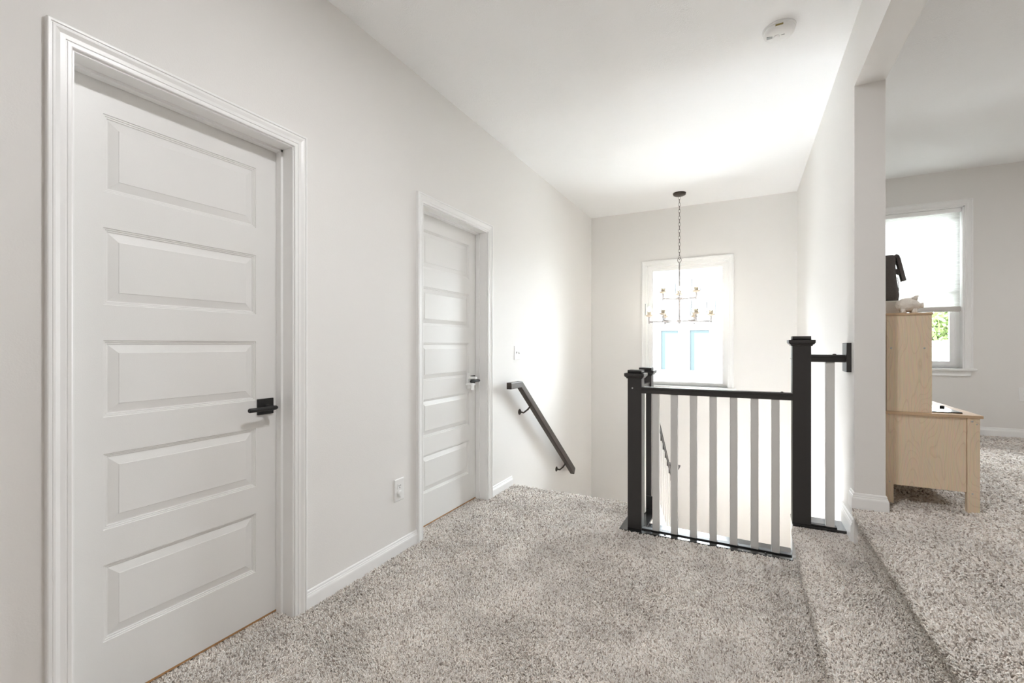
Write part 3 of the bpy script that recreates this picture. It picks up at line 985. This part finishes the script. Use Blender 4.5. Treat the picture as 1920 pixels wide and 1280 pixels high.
# felt bag
zb = zt + .072
bag = thing('felt_bag', (.700, 3.18, zb), 'dark grey felt bag with a loose strap on the cream box', 'bag')
bm_ = MB()
rs = []
for k, (z, x0_, x1_, y0_, y1_) in enumerate([(0, 0.671, 0.741, 3.095, 3.270), (.035, 0.669, 0.743, 3.090, 3.275), (.085, 0.670, 0.736, 3.093, 3.271), (.14, 0.671, 0.730, 3.097, 3.267),
                                             (.20, 0.671, 0.729, 3.101, 3.261), (.240, 0.671, 0.730, 3.105, 3.257), (.250, 0.677, 0.720, 3.109, 3.253)]):
    ring = []
    for q in range(24):
        t_ = 2*math.pi*q/24
        cx_, cy_ = math.cos(t_), math.sin(t_)
        ex = math.copysign(abs(cx_)**.45, cx_); ey = math.copysign(abs(cy_)**.45, cy_)
        wob = 1 + .03*math.sin(3*t_ + z*40)
        ring.append(((x0_+x1_)/2 + ex*(x1_-x0_)/2*wob, (y0_+y1_)/2 + ey*(y1_-y0_)/2, zb + z))
    rs.append(ring)
bm_.rings(rs, smooth=True)
bm_.build('bag_body', 'grey_felt', bag)
stp = MB()
def strip(path, w0, th):
    rs = []
    for i_, (x, z) in enumerate(path):
        a_ = Vector(path[max(i_-1, 0)]); b_2 = Vector(path[min(i_+1, len(path)-1)])
        t_ = (b_2 - a_).normalized(); nn = Vector((-t_.y, t_.x)) * th / 2
        rs.append([(x + nn.x, w0[0], z + nn.y), (x + nn.x, w0[1], z + nn.y), (x - nn.x, w0[1], z - nn.y), (x - nn.x, w0[0], z - nn.y)])
    return MB().rings(rs)
strip([(0.724, zb + .246), (0.732, zb + .243), (0.738, zb + .225), (0.746, zb + .185), (0.754, zb + .145), (0.762, zb + .108)], (3.110, 3.150), .016).build('strap', 'grey_felt', bag)
strip([(0.726, zb + .205), (0.736, zb + .203)], (3.117, 3.125), .004).build('strap_loop', 'grey_felt', bag)
strip([(0.724, zb + .165), (0.736, zb + .158), (0.748, zb + .150)], (3.115, 3.135), .022).build('strap_loop', 'grey_felt', bag)
strip([(0.734, zb + .128), (0.739, zb + .095), (0.740, zb + .055)], (3.120, 3.123), .0025).build('cord', 'grey_felt', bag)
# piggy bank, facing right
pgx, pgy = .758, 2.992
pg = thing('piggy_bank', (pgx, pgy + .005, zt), 'beige dotted ceramic piggy bank beside the grey bag', 'piggy bank')
b_p = MB()
b_p.ellipsoid((pgx - .005, pgy + .035, zt + .043), (.049, .040, .037), 28, 16)
b_p.build('body', 'pig_ceramic', pg)
sn = MB()
sn.lathe((pgx + .026, pgy + .035, zt + .040), [(.028, 0), (.022, .010), (.014, .018), (.0125, .021), (.014, .028), (.013, .032), (.001, .033)], 18, 'x')
sn.build('snout', 'pig_ceramic', pg)
for s in (-1, 1):
    er = MB()
    c0 = Vector((pgx + .018, pgy + .035 + s*.018, zt + .070))
    er.rings([[c0 + Vector((dx, dy, dz_)) for dx, dy, dz_ in ((-.014, -.008, 0), (.010, -.006, -.006), (.010, .006, -.006), (-.014, .008, 0))],
              [c0 + Vector((dx, dy, dz_)) for dx, dy, dz_ in ((-.001, -.006, .014), (.014, -.004, .008), (.014, .004, .008), (-.001, .006, .014))],
              [c0 + Vector((dx, dy, dz_)) for dx, dy, dz_ in ((.014, -.002, .022), (.018, -.001, .018), (.018, .001, .018), (.014, .002, .022))]], smooth=True)
    er.build('ear', 'pig_ceramic', pg)
for dx in (-.026, .018):
    for dy in (.018, .052):
        MB().lathe((pgx + dx, pgy + dy, zt), [(.010, 0), (.011, .004), (.012, .022)], 12).build('foot', 'pig_ceramic', pg)

# ------------------------------------------------------------------ outdoors
gd = MB().box((-60, YF + .3, -3.5), (60, 90, -3.3))
tag(gd.build('bounce_ground', 'ground_pale'), 'unseen ground below the windows, kept pale to bounce light', 'ground', kind='structure')  # out of view, made pale to bounce daylight up to the ceiling
nh = thing('neighbour_house', (-2.5, 20, -3.3), 'pale sided house seen through the stairwell window', 'house')
MB().box((-17, 18, -3.3), (1.8, 26, 5.2)).build('house_wall', 'siding_pale', nh)
mb = MB()
mb.rings([[(-17.6, 17.4, 5.1), (2.4, 17.4, 5.1), (2.4, 26.6, 5.1), (-17.6, 26.6, 5.1)], [(-17.6, 21.9, 7.6), (2.4, 21.9, 7.6), (2.4, 22.1, 7.6), (-17.6, 22.1, 7.6)]])
mb.build('roof', 'roof_grey', nh)
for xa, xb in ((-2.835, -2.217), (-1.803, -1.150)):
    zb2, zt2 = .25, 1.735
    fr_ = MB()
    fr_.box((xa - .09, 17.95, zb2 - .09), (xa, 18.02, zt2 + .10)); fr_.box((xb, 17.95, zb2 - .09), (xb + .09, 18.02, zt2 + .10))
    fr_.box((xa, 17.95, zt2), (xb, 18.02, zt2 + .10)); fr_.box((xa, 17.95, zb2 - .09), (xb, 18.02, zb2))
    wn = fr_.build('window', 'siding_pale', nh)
    MB().box((xa, 17.985, zb2), (xb, 18.01, zt2)).build('pane', 'recess_shade', wn)  # its left and top margins paint the shadow in the window recess
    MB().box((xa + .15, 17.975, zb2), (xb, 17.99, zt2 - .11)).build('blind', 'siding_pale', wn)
h2 = thing('garden_house', (7.5, 21, -3.3), 'low pale roofed house seen under the pleated shade', 'house')
MB().box((4.0, 19, -3.3), (12, 25, -1.2)).build('house_wall', 'siding_pale', h2)
mb = MB()
mb.rings([[(3.6, 18.6, -1.3), (12.4, 18.6, -1.3), (12.4, 25.4, -1.3), (3.6, 25.4, -1.3)], [(3.6, 21.9, 1.35), (12.4, 21.9, 1.35), (12.4, 22.1, 1.35), (3.6, 22.1, 1.35)]])
mb.build('roof', 'roof_grey', h2)
h3 = thing('sky_screen', (11.5, 13.4, -3.3), 'added unseen house block that screens the sky from the window', 'house')  # unseen block, added to cut the sky light on the left wall
MB().box((7.0, 9, -3.3), (16, 17.8, 6.4)).build('house_wall', 'screen_grey', h3)
mb = MB()
mb.rings([[(6.6, 8.5, 6.3), (16.4, 8.5, 6.3), (16.4, 18.2, 6.3), (6.6, 18.2, 6.3)], [(11.4, 8.5, 8.6), (11.6, 8.5, 8.6), (11.6, 18.2, 8.6), (11.4, 18.2, 8.6)]])
mb.build('roof', 'roof_grey', h3)
rng = np.random.default_rng(3)
def tree(cx, cy, zc, R, label):
    t = thing('garden_tree', (cx, cy, -3.3), label, 'tree')
    MB().tube([(cx, cy, -3.3), (cx + .1, cy, -.5), (cx - .05, cy, zc)], [.22, .16, .06], 10).build('trunk', 'bark', t)
    n = 2600
    d = rng.normal(size=(n, 3)); d /= np.linalg.norm(d, axis=1)[:, None]
    pos = d * (R * (0.45 + 0.6 * rng.random((n, 1)))) * np.array([1.15, 1.0, .85]) + np.array([cx, cy, zc])
    lf = MB(); vs = []; fs = []
    for i_, p_ in enumerate(pos):
        u = rng.normal(size=3); u /= np.linalg.norm(u)
        v_ = np.cross(u, rng.normal(size=3)); v_ /= np.linalg.norm(v_)
        s_ = .10 + .08 * rng.random()
        vs += [tuple(p_ - u*s_), tuple(p_ + v_*s_*.5), tuple(p_ + u*s_), tuple(p_ - v_*s_*.5)]
        fs.append((4*i_, 4*i_+1, 4*i_+2, 4*i_+3))
    lf.add(vs, fs)
    lf.build('crown', 'leaf', t)
tree(7.9, 27, 1.5, 1.6, 'leafy garden tree beyond the pale roof')

# ------------------------------------------------------------------ carpet pile: one tuft field
class Pile:
    def __init__(self):
        self.p = []; self.n = []; self.s = []
    def rect(self, o, u, v, n, dens, size=1.0):
        o, u, v, n = map(np.array, (o, u, v, n))
        area = np.linalg.norm(np.cross(u, v))
        k = int(area * dens)
        if k < 1: return
        ab = rng.random((k, 2))
        self.p.append(o + ab[:, :1]*u + ab[:, 1:]*v)
        self.n.append(np.tile(n / np.linalg.norm(n), (k, 1)))
        self.s.append(np.full(k, size))
    def graded(self, x0, x1, y0, y1, z, cell=.25, top=37000):
        nx, ny = max(1, int(math.ceil((x1-x0)/cell))), max(1, int(math.ceil((y1-y0)/cell)))
        for i in range(nx):
            for j in range(ny):
                xa, xb = x0 + (x1-x0)*i/nx, x0 + (x1-x0)*(i+1)/nx
                ya, yb = y0 + (y1-y0)*j/ny, y0 + (y1-y0)*(j+1)/ny
                cx_, cy_ = (xa+xb)/2, (ya+yb)/2
                d = math.hypot(cx_, cy_)
                dep = -S_*cx_ + C_*cy_
                sz = min(max(d / 2.0, .92), 2.5)
                if dep < .5: sz *= 1.6
                self.rect((xa, ya, z), (xb-xa, 0, 0), (0, yb-ya, 0), (0, 0, 1), top / sz**1.7, sz)
    def profile(self, prof, y0, y1, dens):
        for i in range(len(prof) - 1):
            (xa, za), (xb, zb2) = prof[i], prof[i+1]
            L = math.hypot(xb-xa, zb2-za)
            if L < 1e-5: continue
            nrm = (-(zb2-za)/L, 0, (xb-xa)/L)
            o = (xa - nrm[0]*PILE, y0, za - nrm[2]*PILE)
            self.rect(o, (xb-xa, 0, zb2-za), (0, y1-y0, 0), nrm, dens, 1.0)
    def build(self, name, material):
        p = np.concatenate(self.p); n = np.concatenate(self.n); s = np.concatenate(self.s)[:, None]
        k = len(p)
        # lean follows a slow field, so the pile shows brushed patches
        f1 = np.sin(p[:, 0]*7.1 + 1.3*np.sin(p[:, 1]*5.3)) + np.sin(p[:, 1]*9.7 + 1.7*np.cos(p[:, 0]*6.1))
        f2 = np.sin(p[:, 0]*5.7 + 2.0 + 1.1*np.sin(p[:, 1]*8.3)) + np.cos(p[:, 1]*6.9 + 1.3*np.sin(p[:, 0]*8.9))
        lean = np.stack([f1*.28, f2*.28, np.zeros(k)], 1) + rng.normal(size=(k, 3))*.55
        lean -= n * np.sum(lean*n, 1)[:, None]
        h = (.0060 + .0045*rng.random((k, 1))) * np.minimum(s, 1.25)
        tip = p + n*h + lean*h*.75
        a = np.cross(n, np.array([.31, .83, .46])); a /= np.linalg.norm(a, axis=1)[:, None]
        b = np.cross(n, a)
        ang = rng.random((k, 1)) * 2*math.pi
        rad = (.0030 + .0014*rng.random((k, 1))) * s
        vs = np.empty((k, 6, 3))
        for q in range(3):
            t = ang + q*2*math.pi/3
            off = (a*np.cos(t) + b*np.sin(t))
            vs[:, q] = p + off*rad - n*.002
            t2 = t + .6
            vs[:, 3+q] = tip + (a*np.cos(t2) + b*np.sin(t2))*rad*.72
        base = (np.arange(k)*6)[:, None]
        tri = np.array([[0,1,4],[0,4,3],[1,2,5],[1,5,4],[2,0,3],[2,3,5],[3,4,5]])
        tri = tri[:, :]
        F = (base[:, :, None] + tri[None]).reshape(-1, 3)
        me = bpy.data.meshes.new(name)
        me.vertices.add(k*6)
        me.vertices.foreach_set('co', vs.reshape(-1).astype(np.float32))
        me.loops.add(F.size)
        me.loops.foreach_set('vertex_index', F.reshape(-1).astype(np.int32))
        me.polygons.add(len(F))
        me.polygons.foreach_set('loop_start', np.arange(0, F.size, 3, dtype=np.int32))
        me.polygons.foreach_set('loop_total', np.full(len(F), 3, dtype=np.int32))
        me.update(calc_edges=True)
        at = me.attributes.new('tuft', 'FLOAT', 'POINT')
        val = rng.random(k) ** .85
        at.data.foreach_set('value', np.repeat(val, 6).astype(np.float32))
        me.materials.append(M[material])
        o = bpy.data.objects.new(name, me)
        COL.objects.link(o)
        return o, k
zp = -PILE
P1 = Pile()
P1.graded(XL + .012, .248, .60, 2.892, zp)
for k_ in (1, 2): P1.rect((XD - .006, DOORS[k_][0], zp + .001), (.118, 0, 0), (0, DOORS[k_][1] - DOORS[k_][0], 0), (0, 0, 1), 36000, 1.0)
P1.graded(XL + .012, -.712, 2.892, YE, zp)
P1.rect((XL, YE + .002, -.03), (1.04, 0, 0), (0, 0, .03), (0, 1, .5), 30000, 1.0)
P1.profile(prof1, .75, 2.934, 36000)
P1.profile(prof2, .75, 2.803, 36000)
P1.graded(.64, 2.9, .75, YJ, ZU - PILE)
P1.rect((.48, 2.79, ZU - PILE), (.16, 0, 0), (0, .012, 0), (0, 0, 1), 30000, 1.0)
P1.graded(XR2 + .014, 3.3, YJ, YF - .014, ZU - PILE)
pile, ntuft = P1.build('carpet_pile', 'carpet_yarn')
tag(pile, 'speckled beige grey cut pile carpet covering hall, steps and raised room', 'carpet', kind='stuff')
